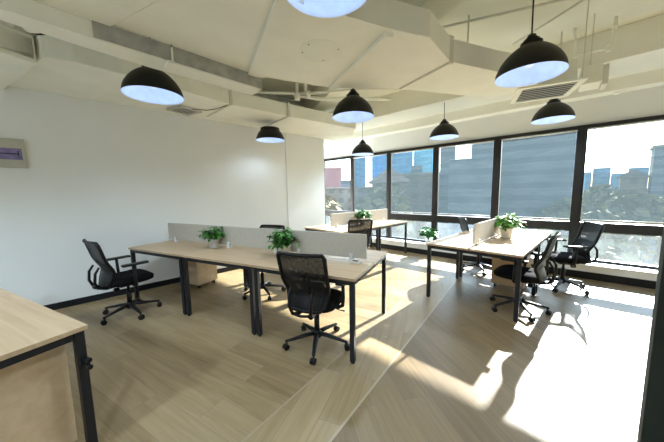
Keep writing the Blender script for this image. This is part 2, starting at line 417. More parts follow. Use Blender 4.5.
mb = MB(); mb.tube([(.115, .185, -.02), (.115, .185, .13)], .005, 6); mb.build('hanger_rod', M['rust'], d1)

d2 = thing('air_duct', 'long flat cream duct running along the top of the left wall', 'air duct', (-4.2, 1.5, 2.72))
ld = [(LW+.005,-.46),(-3.66,-.12),(-3.60,.10),(-3.60,.47),(-3.66,.9),(-3.79,1.55),(-3.80,1.80),(-3.76,2.60),(-3.70,3.25),(-3.62,4.2),(-4.2,4.75),(-4.80,4.75),(-4.80,3.32),(LW+.005,3.28)]
mb = MB(); mb.prism([(x+4.2, y-1.5) for x, y in ld], 0, .20, .006); mb.build('duct_body', M['duct'], d2)
for (p, q) in (((-3.80,1.70),(-4.60,1.66)), ((-3.74,2.66),(-4.62,2.70))):
    mb = MB(); band(mb, (p[0]+4.2,p[1]-1.5), (q[0]+4.2,q[1]-1.5), .03, -.014, .0); 
    mb.box((p[0]+4.2-.005, p[1]-1.5-.03, -.014), (p[0]+4.2+.02, p[1]-1.5+.01, .21)); mb.build('flange', M['duct2'], d2)
d3 = thing('duct_box', 'square cream duct end above the wall panel at upper left', 'air duct', (-4.3, -.8, 2.66))
bx = [(LW+.005,-.50),(-3.70,-.16),(-3.57,-.42),(-3.45,-1.6),(LW+.005,-1.6)]
mb = MB(); mb.prism([(x+4.3, y+.8) for x, y in bx], 0, .24, .006); mb.build('duct_body', M['duct'], d3)
mb = MB(); band(mb, (.605,.630), (.735,.370), -.008, .035, .215); band(mb, (.735,.370), (.85,-.78), -.008, .035, .215); mb.build('recess_shade', M['duct_shade'], d3)  # dark sheet on the duct face standing in for a shaded recess
mb = MB(); mb.tube([(.75, .17, .10), (.80, .18, .10)], .075, 20); mb.build('duct_collar', M['dark'], d3)
# recess wall behind the narrow channel
d4 = thing('duct_riser', 'grey upright duct side in the gap above the left flat duct', 'air duct', (-3.75, .6, 2.92))
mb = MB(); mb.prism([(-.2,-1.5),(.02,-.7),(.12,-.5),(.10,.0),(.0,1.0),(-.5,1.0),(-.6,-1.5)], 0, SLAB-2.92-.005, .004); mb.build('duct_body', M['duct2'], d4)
# round flexible duct and louvre at the far top left
fd = thing('flexible_duct', 'short round black-mouthed flexible duct at the top left corner', 'air duct', (-3.05, -.12, 2.74))
mb = MB(); mb.tube([(0.0,.02,-.02),(.06,-.02,.03),(.2,-.1,.1),(.36,-.2,.12)], .085, 20); mb.build('duct_hose', M['duct'], fd)
mb = MB(); mb.tube([(-.012,.028,-.03),(.004,.02,-.018)], .07, 20); mb.build('duct_mouth', M['dark'], fd)
lv = thing('vent_grille', 'ribbed grey vent grille in the top left corner of the ceiling', 'vent', (-2.99, -.34, 2.70), radians(14))
mb = MB(); mb.box((-.10,-.16,0), (.16,.14,.02), .003); mb.build('grille_frame', M['louver'], lv)
for i in range(11):
    mb = MB(); mb.box((-.09+i*.022,-.15,-.008), (-.083+i*.022,.13,.004)); mb.build('slat', M['duct2'], lv)

def vent_square(root, size, n, m1, m2):
    h = size/2; w = size*.10
    mb = MB()
    for a, b in (((-h,-h),(h,-h+w)),((-h,h-w),(h,h)),((-h,-h+w),(-h+w,h-w)),((h-w,-h+w),(h,h-w))): mb.box((*a,0), (*b,.02), .003)
    mb.build('vent_frame', m1, root)
    mb = MB(); mb.box((-h+w,-h+w,.014), (h-w,h-w,.018)); mb.build('vent_backing', M['dark'], root)
    for i in range(n):
        y = -h+w+(size-2*w)*(i+.5)/n
        mb = MB(); mb.box((-h+w, y-.010, .0), (h-w, y+.010, .005), 0, ); mb.build('slat', m2, root)
lvn = thing('ceiling_vent', 'small square louvred vent under the flat duct near the left wall', 'vent', (-4.47, 1.27, 2.688), radians(20))
vent_square(lvn, .34, 6, M['louver'], M['louver'])
mb = MB(); mb.box((-.15,-.15,.02), (.15,.15,.031)); mb.build('neck', M['duct'], lvn)
cas = thing('air_conditioner', 'square cream ceiling air conditioner cassette near the windows', 'air conditioner', (-.60, 4.18, 2.60), radians(20))
vent_square(cas, .62, 7, M['duct'], M['louver'])
mb = MB(); mb.box((-.24,-.24,.02), (.24,.24,.26), .01); mb.build('casing', M['duct'], cas)
for sx, sy in ((1,-1),):
    mb = MB(); mb.tube([(sx*.27,sy*.27,.02),(sx*.27,sy*.27,SLAB-2.60)], .005, 6); mb.build('hanger_rod', M['duct2'], cas)
plen = thing('duct_box', 'small cream duct box just right of the ceiling air conditioner', 'air duct', (-.22, 4.44, 2.63), radians(6))
mb = MB(); mb.box((-.08,-.14,0), (.10,.16,.20), .01); mb.build('duct_body', M['duct'], plen)
mb = MB(); mb.box((.10,-.12,-.03), (.15,.14,.18), .006); mb.build('end_cap', M['duct2'], plen)
mb = MB(); mb.tube([(.0,.0,.19),(.0,.0,SLAB-2.63)], .006, 6); mb.build('hanger_rod', M['duct2'], plen)

def pipe(name, label, pts, r, m=M['duct2'], joints=()):
    o = thing(name, label, 'pipe', pts[0])
    q = [Vector(p)-Vector(pts[0]) for p in pts]
    mb = MB(); mb.tube(q, r, 10); mb.build('pipe_run', m, o)
    for j in joints:
        mb = MB(); c = q[j]; mb.tube([c-Vector((0,0,r*2)), c+Vector((0,0,r*2))], r*1.5, 10); mb.build('pipe_joint', m, o)
    return o
pipe('sprinkler_pipe', 'cream pipe dropping in a U from the ceiling near the windows', [(-.40,4.66,SLAB),(-.37,4.67,3.12),(-.09,4.70,3.10),(-.05,4.71,3.14),(-.05,4.71,3.32),(-.05,4.71,SLAB)], .017, M['duct'], (1,2,4))
pipe('hanger_rod', 'thin upright rod left of the cream U-shaped pipe', [(-.52,4.62,SLAB),(-.52,4.62,3.0)], .009)
pipe('conduit', 'thin ceiling conduit passing above the large right lamp', [(-1.50,3.25,3.36),(-.16,3.86,3.36),(.9,4.3,3.36)], .014)
pipe('conduit', 'long straight conduit near the ceiling behind the right lamps', [(-.95,4.20,3.30),(-.23,3.75,3.30),(.6,3.2,3.30)], .012)
pipe('hanger_rod', 'short rod holding the conduit above the wide duct', [(-1.22,3.40,SLAB),(-1.22,3.40,3.0)], .01)
pipe('drain_pipe', 'thicker white pipe dropping and turning in the gap between the two big ducts', [(-3.20,2.42,SLAB-.03),(-3.20,2.42,2.84),(-3.05,2.75,2.84),(-2.4,3.6,2.86)], .026, M['duct'], (1,))
pipe('drain_pipe', 'short straight white pipe beside the turning pipe between the big ducts', [(-3.10,2.50,SLAB),(-3.10,2.50,2.9)], .022, M['duct'])
pipe('conduit', 'cream pipe running level from the left duct towards the wide duct', [(-3.80,2.05,2.97),(-3.1,2.55,2.88),(-2.65,2.85,2.88),(-2.0,3.5,2.88)], .018, M['duct'], (1,))
pipe('cable', 'thin sagging cable between the vent and the flat duct', [(-4.31,1.32,2.70),(-4.2,1.5,2.69),(-4.05,1.6,2.70),(-3.84,1.68,2.72)], .006, M['gap'])
cross = thing('ceiling_beam', 'cream concrete beam under the ceiling between the two big ducts', 'beam', (-2.4, 3.2, 3.12))
cross['kind'] = 'structure'
mb = MB(); band(mb, (-2.4,.6), (1.9,-1.1), .3, 0, SLAB-3.12); mb.build('beam_body', M['ceil'], cross)
det = thing('smoke_detector', 'small round white detector on the wall strip above the second window', 'detector', W(.42, .14, 2.865))
mb = MB(); mb.lathe([(0,-.03),(.035,-.028),(.05,-.008),(.05,0)], 20); mb.build('detector_body', M['duct'], det)

# ------------------------------------------------------------------ pendant lamps
def make_lamp(label, loc, flush=False):
    t = thing('pendant_lamp', label, 'lamp', loc, group='black dome pendant lamps'); KZ = .88
    R = .25
    prof = [(R*max(0, 1-q**1.75)**.62, .255*q) for q in [sin(i*pi/2/18) for i in range(19)]]
    prof = [(R, 0)] + [(r, z) for r, z in prof[1:] if r > .07] + [(.06, .246)]
    if flush: prof = [(r, z) for r, z in prof if r > .17] + [(.165, .206), (.02, .210)]
    mb = MB(); mb.lathe([(R+.002, -.004)] + prof, 48); mb.build('lamp_shade', M['shade'], t)
    mb = MB(); mb.lathe([(R+.002, -.004), (R-.006, -.003)] + [(max(r-.007, .02), max(z-.006, 0)) for r, z in prof[1:]] + [(0, .235)], 48); mb.build('shade_lining', M['lining'], t)
    if flush: return t
    mb = MB(); mb.lathe([(.078,.234),(.078,.258),(.056,.266),(.056,.282),(.039,.292),(.028,.318),(.008,.325),(0,.325)], 24); mb.build('lamp_cap', M['shade'], t)
    mb = MB(); h = SLAB-loc[2]
    mb.tube([(0,0,.32),(.004,.003,.32+(h-.32)*.5),(0,0,h)], .006, 8); mb.build('cord', M['plast'], t)
    mb = MB(); mb.lathe([(0,.065),(.025,.070),(.043,.10),(.047,.125),(.036,.160),(.02,.20),(.02,.235)], 20); mb.build('bulb', M['bulb'], t)
    return t
lamps = [((-1.13,1.08,2.565), 'large pendant lamp cut off by the top edge of the photo, near the middle'),
         ((-3.056,0.611,2.394), 'pendant lamp near the left wall half tucked behind the hanging duct edge'),
         ((-4.264,2.597,2.367), 'small pendant lamp hanging before the blank white wall corner'),
         ((-2.195,2.500,2.353), 'pendant lamp hanging over the near desk, close under the wide duct'),
         ((-3.917,4.778,2.297), 'smallest pendant lamp, over the far desk below the duct end'),
         ((-2.139,4.959,2.422), 'small pendant lamp with a short cord showing, left of the air conditioner'),
         ((-0.514,2.847,2.408), 'large pendant lamp at upper right hanging on a visible long cord'),
         ((-0.611,5.112,2.450), 'pendant lamp directly below the ceiling air conditioner')]
l0 = make_lamp(lamps[0][1], lamps[0][0])
for i, (p, lab) in enumerate(lamps[1:]):
    t = dup(l0, p, i*.7, lab) if i != 1 else make_lamp(lab, (p[0], p[1], 2.40), True)
for p in ((.9,-1.3,2.45), (-1.2,-2.0,2.45), (-2.9,-2.45,2.45)):  # unseen lamps added to brighten the near end of the room
    dup(l0, p, .3, 'added unseen dome lamp behind the viewpoint, brightening the near end')
    lamps.append((p, ''))
for p, lab in lamps:
    ld_ = bpy.data.lights.new('pendant_light', 'SPOT'); ld_.energy = (130 if p[1] < 0 else 34) if p[0] > -4 else 9; ld_.spot_size = radians(150); ld_.spot_blend = .6  # the added lamps out of view burn strongest
    ld_.color = (.70, .86, 1); ld_.shadow_soft_size = .06
    lo_ = bpy.data.objects.new('pendant_light', ld_); C.objects.link(lo_); lo_.location = (p[0], p[1], p[2]+.02)

# ------------------------------------------------------------------ desks
MODL = 1.0904; DEP = 1.07; TZ = .75
def make_desk(label, loc, rz, group, L_=MODL, D_=DEP):
    """double bench desk: local x = length, y = depth, origin at its front left corner"""
    t = thing('office_desk', label, 'desk', loc, rz, group)
    g = .004; half = D_/2
    for y0, y1 in ((0, half-g), (half+g, D_)):
        mb = MB(); mb.box((.001, y0, TZ-.025), (L_-.001, y1, TZ), .002); mb.build('tabletop', M['top'], t)
    s = .042
    for x in (.014, L_-s-.014):
        for y in (.012, D_-s-.012):
            mb = MB(); mb.box((x, y, .012), (x+s, y+s, TZ-.026), .004)
            l = mb.build('leg', M['black'], t)
            mb = MB(); mb.lathe([(0,0),(.018,0),(.018,.010),(.012,.014),(0,.014)], 12, (x+s/2, y+s/2, 0)); mb.build('leveller_foot', M['plast'], l)
    mb = MB()
    mb.box((.054, .016, TZ-.066), (L_-.054, .046, TZ-.026)); mb.box((.054, D_-.046, TZ-.066), (L_-.054, D_-.016, TZ-.026))
    for x in (.014, L_-.044): mb.box((x, .062, TZ-.066), (x+.03, D_-.062, TZ-.026))
    mb.box((.044, half-.04, TZ-.06), (L_-.044, half+.04, TZ-.028))
    mb.build('desk_frame', M['black'], t)
    return t
def make_screen(label, loc, rz, group, L_=MODL, H=.25, x0=.01, x1=.01, zoff=.03):
    t = thing('desk_screen', label, 'desk screen', loc, rz, group)
    mb = MB(); mb.box((x0, -.012, zoff), (L_-x1, .012, zoff+H), .005); mb.build('screen_panel', M['screen'], t)
    for x in (x0+.16, L_-x1-.16):
        mb = MB(); mb.box((x-.018, -.03, .0), (x+.018, .03, .008), .002); mb.box((x-.018, -.024, .006), (x+.018, -.013, .075), .002); mb.box((x-.018, .013, .006), (x+.018, .024, .075), .002)
        mb.build('screen_clip', M['clear'], t)
    return t
gA = 'double desks of the near row'; gS = 'beige screens on the near row of desks'
dl = ['oak double desk at the white left wall, first of the near row', 'oak double desk in the middle of the near row, two potted plants above it', 'oak double desk at the open right end of the near row, chair in front']
dl[1] = 'oak double desk in the middle of the near row, between two others'
desk0 = None
for i in range(3):
    p = A(i*MODL, 0)
    if desk0 is None: desk0 = make_desk(dl[i], p, AA, gA)
    else: dup(desk0, p, AA, dl[i], gA)
sl_ = ['beige desk screen nearest the left wall, behind the left potted plant', 'beige desk screen in the middle of the near row, between the two plants', 'beige desk screen at the right end of the near row, beside the power socket']
s0 = None
for i in range(3):
    p = A(i*MODL, DEP/2, TZ)
    if i < 2:
        if s0 is None: s0 = make_screen(sl_[i], p, AA, gS, x0=.058, x1=-.055)
        else: dup(s0, p, AA, sl_[i], gS)
    else: make_screen(sl_[i], p, AA, gS, x0=.06, x1=.08)
sock = thing('power_socket', 'small white power socket at the right end of the near desk screen', 'socket', A(3*MODL-.17, DEP/2-.07, TZ), AA)
mb = MB(); mb.box((-.055,-.03,0), (.055,.03,.018), .004); mb.build('socket_body', M['pot'], sock)
mb = MB(); mb.box((-.03,-.02,.0175), (.03,.02,.0195)); mb.build('socket_face', M['plast'], sock)
# right desk C (long side along y) and far desk B
CL = 1.13
for i, lab in enumerate(('oak double desk of the right row, its end nearest the camera', 'oak double desk of the right row, its end against the windows')):
    dup(desk0, (-.555, 3.31+i*1.16, 0), pi/2, lab, 'double desks of the right row')
for i, lab in enumerate(('oak double desk of the far left row, its end near the grey chair back', 'oak double desk of the far left row, its end against the windows')):
    dup(desk0, (-3.12, 3.25+i*1.10, 0), pi/2, lab, 'double desks of the far left row')
gC = 'beige screens of the right row'; gB = 'beige screens of the far left row'
make_screen('beige desk screen edge-on to the camera on the right desk, beside the bright plant', (-1.09, 3.47, TZ), pi/2, gC, L_=1.0, x0=.0, x1=.02)
make_screen('beige desk screen on the right desk behind the bright plant, by the windows', (-1.09, 4.50, TZ), pi/2, gC, L_=1.05)
make_screen('beige desk screen on the far left desk, left of the plant there', (-3.64, 3.47, TZ), pi/2, gB, L_=.92, x0=.0, x1=.0)
make_screen('beige desk screen on the far left desk, right of the plant by the windows', (-3.64, 4.42, TZ), pi/2, gB, L_=.95, x0=.0)
# foreground desk D
for i, lab in enumerate(('pale oak desk at the left edge, the half farther from the camera', 'pale oak desk corner in the lower left foreground')):
    o = dup(desk0, A(.02+i*MODL, -1.28-DEP), AA, lab, 'desks in the lower left foreground')
knob = thing('cable_hook', 'pair of small black knobs beside the leg of the foreground desk', 'hook', A(2.215, -1.305, .545), AA)
mb = MB(); mb.disc((.012,0,.02), (1,0,0), .014, .026, 14); mb.disc((.012,0,-.02), (1,0,0), .014, .026, 14); mb.box((-.012,-.008,-.03), (.004,.008,.03)); mb.build('hook_body', M['plast'], knob)

# ------------------------------------------------------------------ pedestals
def make_pedestal(label, loc, rz, w=.40, d=.50, h=.52, z0=.06, grp=None):
    t = thing('drawer_pedestal', label, 'drawer cabinet', loc, rz, grp)
    mb = MB(); mb.box((-w/2,-d/2+.018,z0), (w/2,d/2,z0+h), .002); mb.build('cabinet_body', M['cab'], t)
    hs = [(.0, .46), (.46, .73), (.73, 1.0)]
    for a, b_ in hs:
        mb = MB(); mb.box((-w/2+.002,-d/2,z0+a*h+.003), (w/2-.002,-d/2+.017,z0+b_*h-.003), .002); dr = mb.build('drawer', M['cab'], t)
        mb = MB(); mb.box((-.06,-d/2-.014,z0+b_*h-.035), (.06,-d/2,z0+b_*h-.022), .003); mb.build('handle', M['chrome'], dr)
    for sx in (-1,1):
        for sy in (-1,1):
            mb = MB(); x, y = sx*(w/2-.04), sy*(d/2-.05)
            mb.disc((x, y, .025), (1,0,0), .025, .024, 16); mb.box((x-.016,y-.016,.04), (x+.016,y+.016,z0), .003); mb.build('caster', M['plast'], t)
    return t
make_pedestal('small wooden drawer cabinet on casters under the left end of the near desks', A(.26,.84), AA-pi, .40, .36, .50)
make_pedestal('small wooden drawer cabinet on casters under the right desk behind a chair seat', (-.90, 4.58, 0), pi, .40, .46, .50)
make_pedestal('large pale wooden cabinet under the foreground desk at the left edge', A(1.84,-1.65), AA, .46, .62, .61, .05)

# ------------------------------------------------------------------ chairs
def back_surface(u, v):
    """u -1..1 across, v 0..1 up; chair faces +y"""
    z = .44 + .51*v
    w = .155 + .050*min(1, v*2.2)**.8 + .010*v
    y = -.235 - .035*sin(min(v, .45)/.45*pi) * 0 - .02 + .045*sin(v*pi*.9)*(v < .5)*0
    y = -.25 + .04*math.exp(-((v-.30)/.18)**2) - .125*max(0, v-.3)**1.15
    x = u*w
    y += .035*(u*u)                                     # wings curve forward
    return Vector((x, y, z))
def make_chair(label, loc, rz, base_rot, group):
    t = thing('office_chair', label, 'chair', loc, rz, group)
    # star base
    mb = MB()
    mb.lathe([(0,.075),(.036,.075),(.042,.09),(.040,.135),(.030,.15),(0,.15)], 20)
    for k in range(5):
        a = base_rot + 2*pi*k/5; d = Vector((cos(a), sin(a), 0)); z = Vector((0,0,1))
        mb.tube([d*.02+z*.118, d*.12+z*.108, d*.24+z*.088, d*.295+z*.080, d*.305+z*.078], [.026,.024,.018,.016,.010], 10, flat=.75)
    mb.build('star_base', M['plast'], t)
    for k in range(5):
        a = base_rot + 2*pi*k/5; d = Vector((cos(a), sin(a), 0)); sdv = Vector((-sin(a), cos(a), 0))
        sw = Matrix.Rotation(.5*sin(k*2.3+1), 3, 'Z') @ sdv; tr = sw.cross(Vector((0,0,1)))
        c = d*.288
        mb = MB()
        for s_ in (-1, 1): mb.disc(c + sw*s_*.014 + tr*.012 + Vector((0,0,.027)), sw, .027, .018, 18)
        mb.tube([c+Vector((0,0,.04)), c+Vector((0,0,.085))], .008, 8)
        mb.tube([c+tr*.012+sw*.006+Vector((0,0,.03)), c+tr*.012-sw*.006+Vector((0,0,.03))], .022, 14)
        mb.build('caster', M['plast'], t)
    mb = MB(); mb.tube([(0,0,.14),(0,0,.30)], .026, 16); mb.tube([(0,0,.29),(0,0,.405)], .015, 12); mb.build('gas_lift', M['plast'], t)
    mb = MB(); mb.box((-.11,-.13,.385), (.11,.12,.418), .01); mb.box((-.045,-.09,.355), (.045,.07,.39), .012); mb.build('seat_mechanism', M['plast'], t)
    mb = MB(); mb.tube([(.06,.02,.375),(.17,.03,.372),(.22,.03,.362),(.27,.03,.36)], [.006,.006,.007,.011], 8, flat=.6); mb.build('lever', M['plast'], t)
    mb = MB(); mb.disc((0,-.115,.335), (0,1,0), .028, .05, 14); mb.build('tension_knob', M['plast'], t)
    # seat: rounded cushion
    mb = MB(); nu, nv = 18, 18; top = []; bot = []
    for j in range(nv+1):
        rt, rb = [], []
        for i in range(nu+1):
            u, v = -1+2*i/nu, -1+2*j/nv
            k = (abs(u)**4+abs(v)**4)**.25; m_ = max(abs(u), abs(v))
            f = m_/k if k > 1e-6 else 1
            x, y = u*f*.235*(1-.03*(v < 0)*v*v), v*f*.235+.005
            e = max(abs(u), abs(v))
            zt = .508 - .030*max(0, (e-.62)/.38)**2.2 - .010*(1-u*u)*(v < .3) - .018*max(0, v-.55)**1.5*2
            zb = .408 + .022*max(0, (e-.7)/.3)**2
            rt.append(mb.bm.verts.new((x, y, max(zt, zb+.004)))); rb.append(mb.bm.verts.new((x*.985, y*.985, zb)))
        top.append(rt); bot.append(rb)
    for j in range(nv):
        for i in range(nu):
            f = mb.bm.faces.new((top[j][i], top[j][i+1], top[j+1][i+1], top[j+1][i])); f.smooth = True
            f = mb.bm.faces.new((bot[j][i], bot[j+1][i], bot[j+1][i+1], bot[j][i+1])); f.smooth = True
    per = [(0,i) for i in range(nu)] + [(j,nu) for j in range(nv)] + [(nv,nu-i) for i in range(nu)] + [(nv-j,0) for j in range(nv)]
    for (a, b_), (c, d) in zip(per, per[1:]+per[:1]):
        f = mb.bm.faces.new((top[a][b_], bot[a][b_], bot[c][d], top[c][d])); f.smooth = True
    mb.build('seat', M['seat'], t)
    # backrest: frame (part) with mesh, lumbar band and rear loop (sub-parts)
    out = []
    for k in range(12): out.append((-1+2*k/12*1, 0))
    loop = [(-.86+1.72*k/8, .0) for k in range(9)] + [(1, .06+.88*k/14) for k in range(15)] + [(.92-1.84*k/10, 1.0) for k in range(11)] + [(-1, .94-.88*k/14) for k in range(15)]
    mb = MB(); mb.tube([back_surface(u, v) for u, v in loop], .017, 8, close=True)
    fr = mb.build('backrest', M['plast'], t)
    mb = MB(); g = []
    nu, nv = 12, 24
    for j in range(nv+1):
        g.append([mb.bm.verts.new(back_surface(-1+2*i/nu, j/nv)+Vector((0,.002,0))) for i in range(nu+1)])
    for j in range(nv):
        for i in range(nu):
            f = mb.bm.faces.new((g[j][i], g[j][i+1], g[j+1][i+1], g[j+1][i])); f.smooth = True
    mb.build('back_mesh', M['net'], fr)
    mb = MB(); a_, b_ = [], []
    for thick, lst in ((.006, a_), (-.016, b_)):
        for j in range(9):
            v = .02+.52*j/8
            lst.append([mb.bm.verts.new(back_surface((-1+2*i/10)*.86, v)-Vector((0, thick, 0))) for i in range(11)])
    for lst in (a_,):
        for j in range(8):
            for i in range(10):
                if 4 <= j <= 6 and i in (3, 6): continue      # open slots of the lumbar shell
                f = mb.bm.faces.new((lst[j][i], lst[j][i+1], lst[j+1][i+1], lst[j+1][i])); f.smooth = True
    for v_ in [v for r in b_ for v in r]: mb.bm.verts.remove(v_)
    mb.build('lumbar_support', M['plast'], fr)
    mb = MB()
    for s_ in (-1, 1):
        mb.tube([(s_*.05,-.10,.40),(s_*.07,-.22,.40),(s_*.085,-.30,.43),(s_*.10,-.325,.50),(s_*.105,-.315,.60),(s_*.10,-.275,.665)], [.016,.016,.015,.014,.013,.010], 8)
    mb.tube([(-.085,-.30,.43),(0,-.315,.425),(.085,-.30,.43)], .012, 8)
    mb.build('back_bracket', M['plast'], fr)
    # armrests
    for s_ in (-1, 1):
        mb = MB()
        mb.tube([(s_*.10,.00,.402),(s_*.22,.00,.402),(s_*.262,.00,.425),(s_*.270,-.005,.50),(s_*.270,-.01,.655)], [.018,.018,.018,.017,.015], 10)
        ar = mb.build('armrest', M['plast'], t)
        mb = MB(); mb.box((s_*.270-.036,-.125,.650), (s_*.270+.036,.135,.676), .011); mb.build('arm_pad', M['plast'], ar)
    return t
gH = 'black mesh office chairs'
def face(dx, dy): return math.atan2(-dx, dy)            # rotation that turns +y to (dx, dy)
AYr = AA
ch = make_chair('black mesh office chair standing alone against the white left wall', (-3.98,.35,0), radians(12), .0, gH)
chairs = [((-1.825,1.535,0), AA+radians(5), 'black mesh office chair in the centre foreground with its back to the camera'),
          (tuple(A(1.47,.95)), AA+pi+radians(4), 'black office chair hidden behind the near desk screen, only its top edge showing'),
          ((-3.22,3.72,0), radians(58), 'black office chair at the far left desk seen just above the near screen'),
          ((-.645,3.70,0), radians(90), 'black office chair pushed under the right desk, nearest the sunlit floor'),
          ((-.35,5.0,0), radians(118), 'black office chair by the window, turned side-on with grey sunlit back'),
          ((-1.50,5.08,0), radians(-56), 'black office chair on the left of the right desk, by the window')]
for p, r, lab in chairs: dup(ch, p, r, lab, gH)

# ------------------------------------------------------------------ plants
def make_plant(label, loc, sc, leafm, seed, trail=0.3, grp='potted green plants'):
    rnd = random.Random(seed)
    t = thing('potted_plant', label, 'plant', loc, rnd.uniform(0, 6), grp)
    r = .054*sc; h = .095*sc
    mb = MB(); mb.lathe([(0,0),(r*.72,0),(r*.76,.004),(r*.96,h*.86),(r*1.04,h*.87),(r*1.04,h),(r*.94,h),(r*.90,h*.86),(0,h*.84)], 28); mb.build('pot', M['pot'], t)
    mb = MB(); mb.lathe([(r*.90,h*.87),(r*.5,h*.93),(0,h*.95)], 20); mb.build('soil', M['soil'], t)
    mb = MB(); lf = MB()
    for k in range(70):
        a = rnd.uniform(0, 2*pi); el = rnd.uniform(.15, 1.5); ln = sc*rnd.uniform(.05, .115)
        if rnd.random() < trail: el = rnd.uniform(-.25, .3); ln *= .9
        d = Vector((cos(a)*cos(el), sin(a)*cos(el), sin(el)))
        b0 = Vector((cos(a)*r*.4, sin(a)*r*.4, h*.9)); tip = b0 + d*ln + Vector((0,0,.02*sc))
        mid = (b0+tip)/2 + Vector((0,0,.025*sc))
        mb.tube([b0, mid, tip], .0016*sc, 5)
        for q in range(3):
            pos = tip if q == 0 else mid.lerp(tip, rnd.uniform(.2, .9)) + Vector((rnd.uniform(-1,1), rnd.uniform(-1,1), rnd.uniform(-.5,1)))*.018*sc
            s_ = sc*rnd.uniform(.020, .033)
            aa = a + rnd.uniform(-1.1, 1.1); tilt = rnd.uniform(-.7, .35)
            f = Vector((cos(aa)*cos(tilt), sin(aa)*cos(tilt), sin(tilt))); sd = Vector((-sin(aa), cos(aa), 0))*1.0
            sd = (sd + Vector((0,0,rnd.uniform(-.4,.4)))).normalized(); up = sd.cross(f)*-1
            P_ = lambda x, y, z: pos + f*x*s_ + sd*y*s_ + up*z*s_
            lf.poly([P_(-.15,0,0), P_(-.35,.45,.12), P_(.2,.62,.14), P_(.8,.38,.02), P_(1.35,0,-.22), P_(.8,-.38,.02), P_(.2,-.62,.14), P_(-.35,-.45,.12), P_(.4,0,-.02)],
                    [(0,1,2,8),(8,2,3,4),(8,4,5,6),(0,8,6,7)], True)
    mb.build('stem', leafm, t)
    lf.build('foliage', leafm, t)
    return t
make_plant('potted plant on the near desks, the one nearer the left wall', A(1.12, DEP/2-.085, TZ), 1.3, M['leaf'], 3)
make_plant('trailing potted plant on the near desks, just left of the centre chair', A(2.26, DEP/2-.085, TZ), 1.4, M['leaf'], 5, .45)
make_plant('small potted plant on the far left desk between two screens', (-3.55, 4.33, TZ), 1.5, M['leaf'], 8)
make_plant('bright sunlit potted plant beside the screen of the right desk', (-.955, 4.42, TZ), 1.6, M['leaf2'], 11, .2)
make_plant('small potted plant low on the white window sill left of the right desk', W(-2.36, .12, .235), 1.75, M['leaf'], 14, .4)

# ------------------------------------------------------------------ wall panel
pn = thing('wall_panel', 'grey-green control panel with violet display on the left wall', 'panel', (LW, -.54, 1.96))
mb = MB()
for a, b_ in (((-.15,-.165),(.14,-.075)), ((-.15,.055),(.14,.165)), ((-.15,-.075),(-.12,.055)), ((.115,-.075),(.14,.055))):
    mb.box((0, a[0], a[1]), (.035, b_[0], b_[1]), .002)
mb.build('panel_frame', M['panelg'], pn)
mb = MB(); mb.box((.0,-.12,-.075), (.022,.115,.055)); mb.build('display', M['violet'], pn)
mb = MB(); mb.box((.0225,-.12,-.012), (.024,.08,.0)); mb.box((.0225,.08,-.03), (.024,.09,.03)); mb.build('display_marks', M['dark'], pn)

# ------------------------------------------------------------------ outside
gr = MB(); gr.prism([(-600, 25), (300, 25), (300, 900), (-600, 900)], -20.5, -20)
struct(gr, 'ground', mat('city_ground', (.17, .15, .10), .95, var=.35, scale=.05))
FM = dict(
    grey=facade('grey_blue_facade', (0.100, 0.125, 0.150), (0.045, 0.070, 0.095), 60, 2.4, 1.1, .42),
    blue=facade('blue_glass_facade', (0.055, 0.23, 0.42), (0.035, 0.18, 0.36), 3, 3.2, .8, .7),
    cyan=facade('cyan_glass_facade', (0.10, 0.38, 0.56), (0.08, 0.33, 0.50), 2, 3.0, .7, .6),
    far=facade('distant_blue_facade', (0.085, 0.190, 0.275), (0.070, 0.160, 0.240), 6, 4, .6, .5),
    pink=facade('pink_facade', (0.260, 0.120, 0.125), (0.225, 0.110, 0.120), 3, 3, .4, .4),
    brown=facade('brown_facade', (0.135, 0.100, 0.070), (0.075, 0.060, 0.045), 3.5, 3.2, .45, .45),
    stone=facade('stone_facade', (0.180, 0.155, 0.120), (0.090, 0.085, 0.075), 3, 3, .5, .5),
    roof=mat('brown_roof_tiles', (0.110, 0.075, 0.050), .9, var=.3, scale=.6),
)
def building(label, c, size, rz, m, top=None, grp='buildings outside the windows'):
    """c = centre on plan, size = (width, depth, roof height); stands on the street at z = -20"""
    t = thing('building', label, 'building', (c[0], c[1], -20), rz, grp)
    w, d, h = size[0]/2, size[1]/2, size[2]+20
    mb = MB(); mb.box((-w,-d,0), (w,d,h), .15); mb.build('facade', m, t)
    if top == 'gable':
        mb = MB(); e = 1.0
        mb.poly([(-w-e,-d-e,h),(w+e,-d-e,h),(w+e,d+e,h),(-w-e,d+e,h),(-w*.15,0,h+w*.9),(w*.15,0,h+w*.9)], [(0,1,5,4),(1,2,5),(2,3,4,5),(3,0,4),(3,2,1,0)]); mb.build('roof', FM['roof'], t)
    elif top == 'flat':
        mb = MB(); mb.box((-w-.4,-d-.4,h), (w+.4,d+.4,h+.7), .1); mb.build('roof', FM['stone'], t)
        mb = MB(); mb.box((-w*.4,-d*.4,h+.7), (w*.1,d*.3,h+3.0), .1); mb.build('roof_hut', FM['grey'], t)
    return t
# big hazy block filling the second and third windows
building('huge grey-blue building with level bands filling the second window from the right', (-12.5, 68), (17.4, 12, 14), radians(8), FM['grey'])
building('lower grey-blue wing left of the huge banded building', (-17.6, 53.2), (7.3, 9, 6.8), radians(20), FM['grey'])
building('slim grey slab at the left of the banded buildings', (-26.2, 63), (3.0, 8, 11), radians(24), FM['grey'])
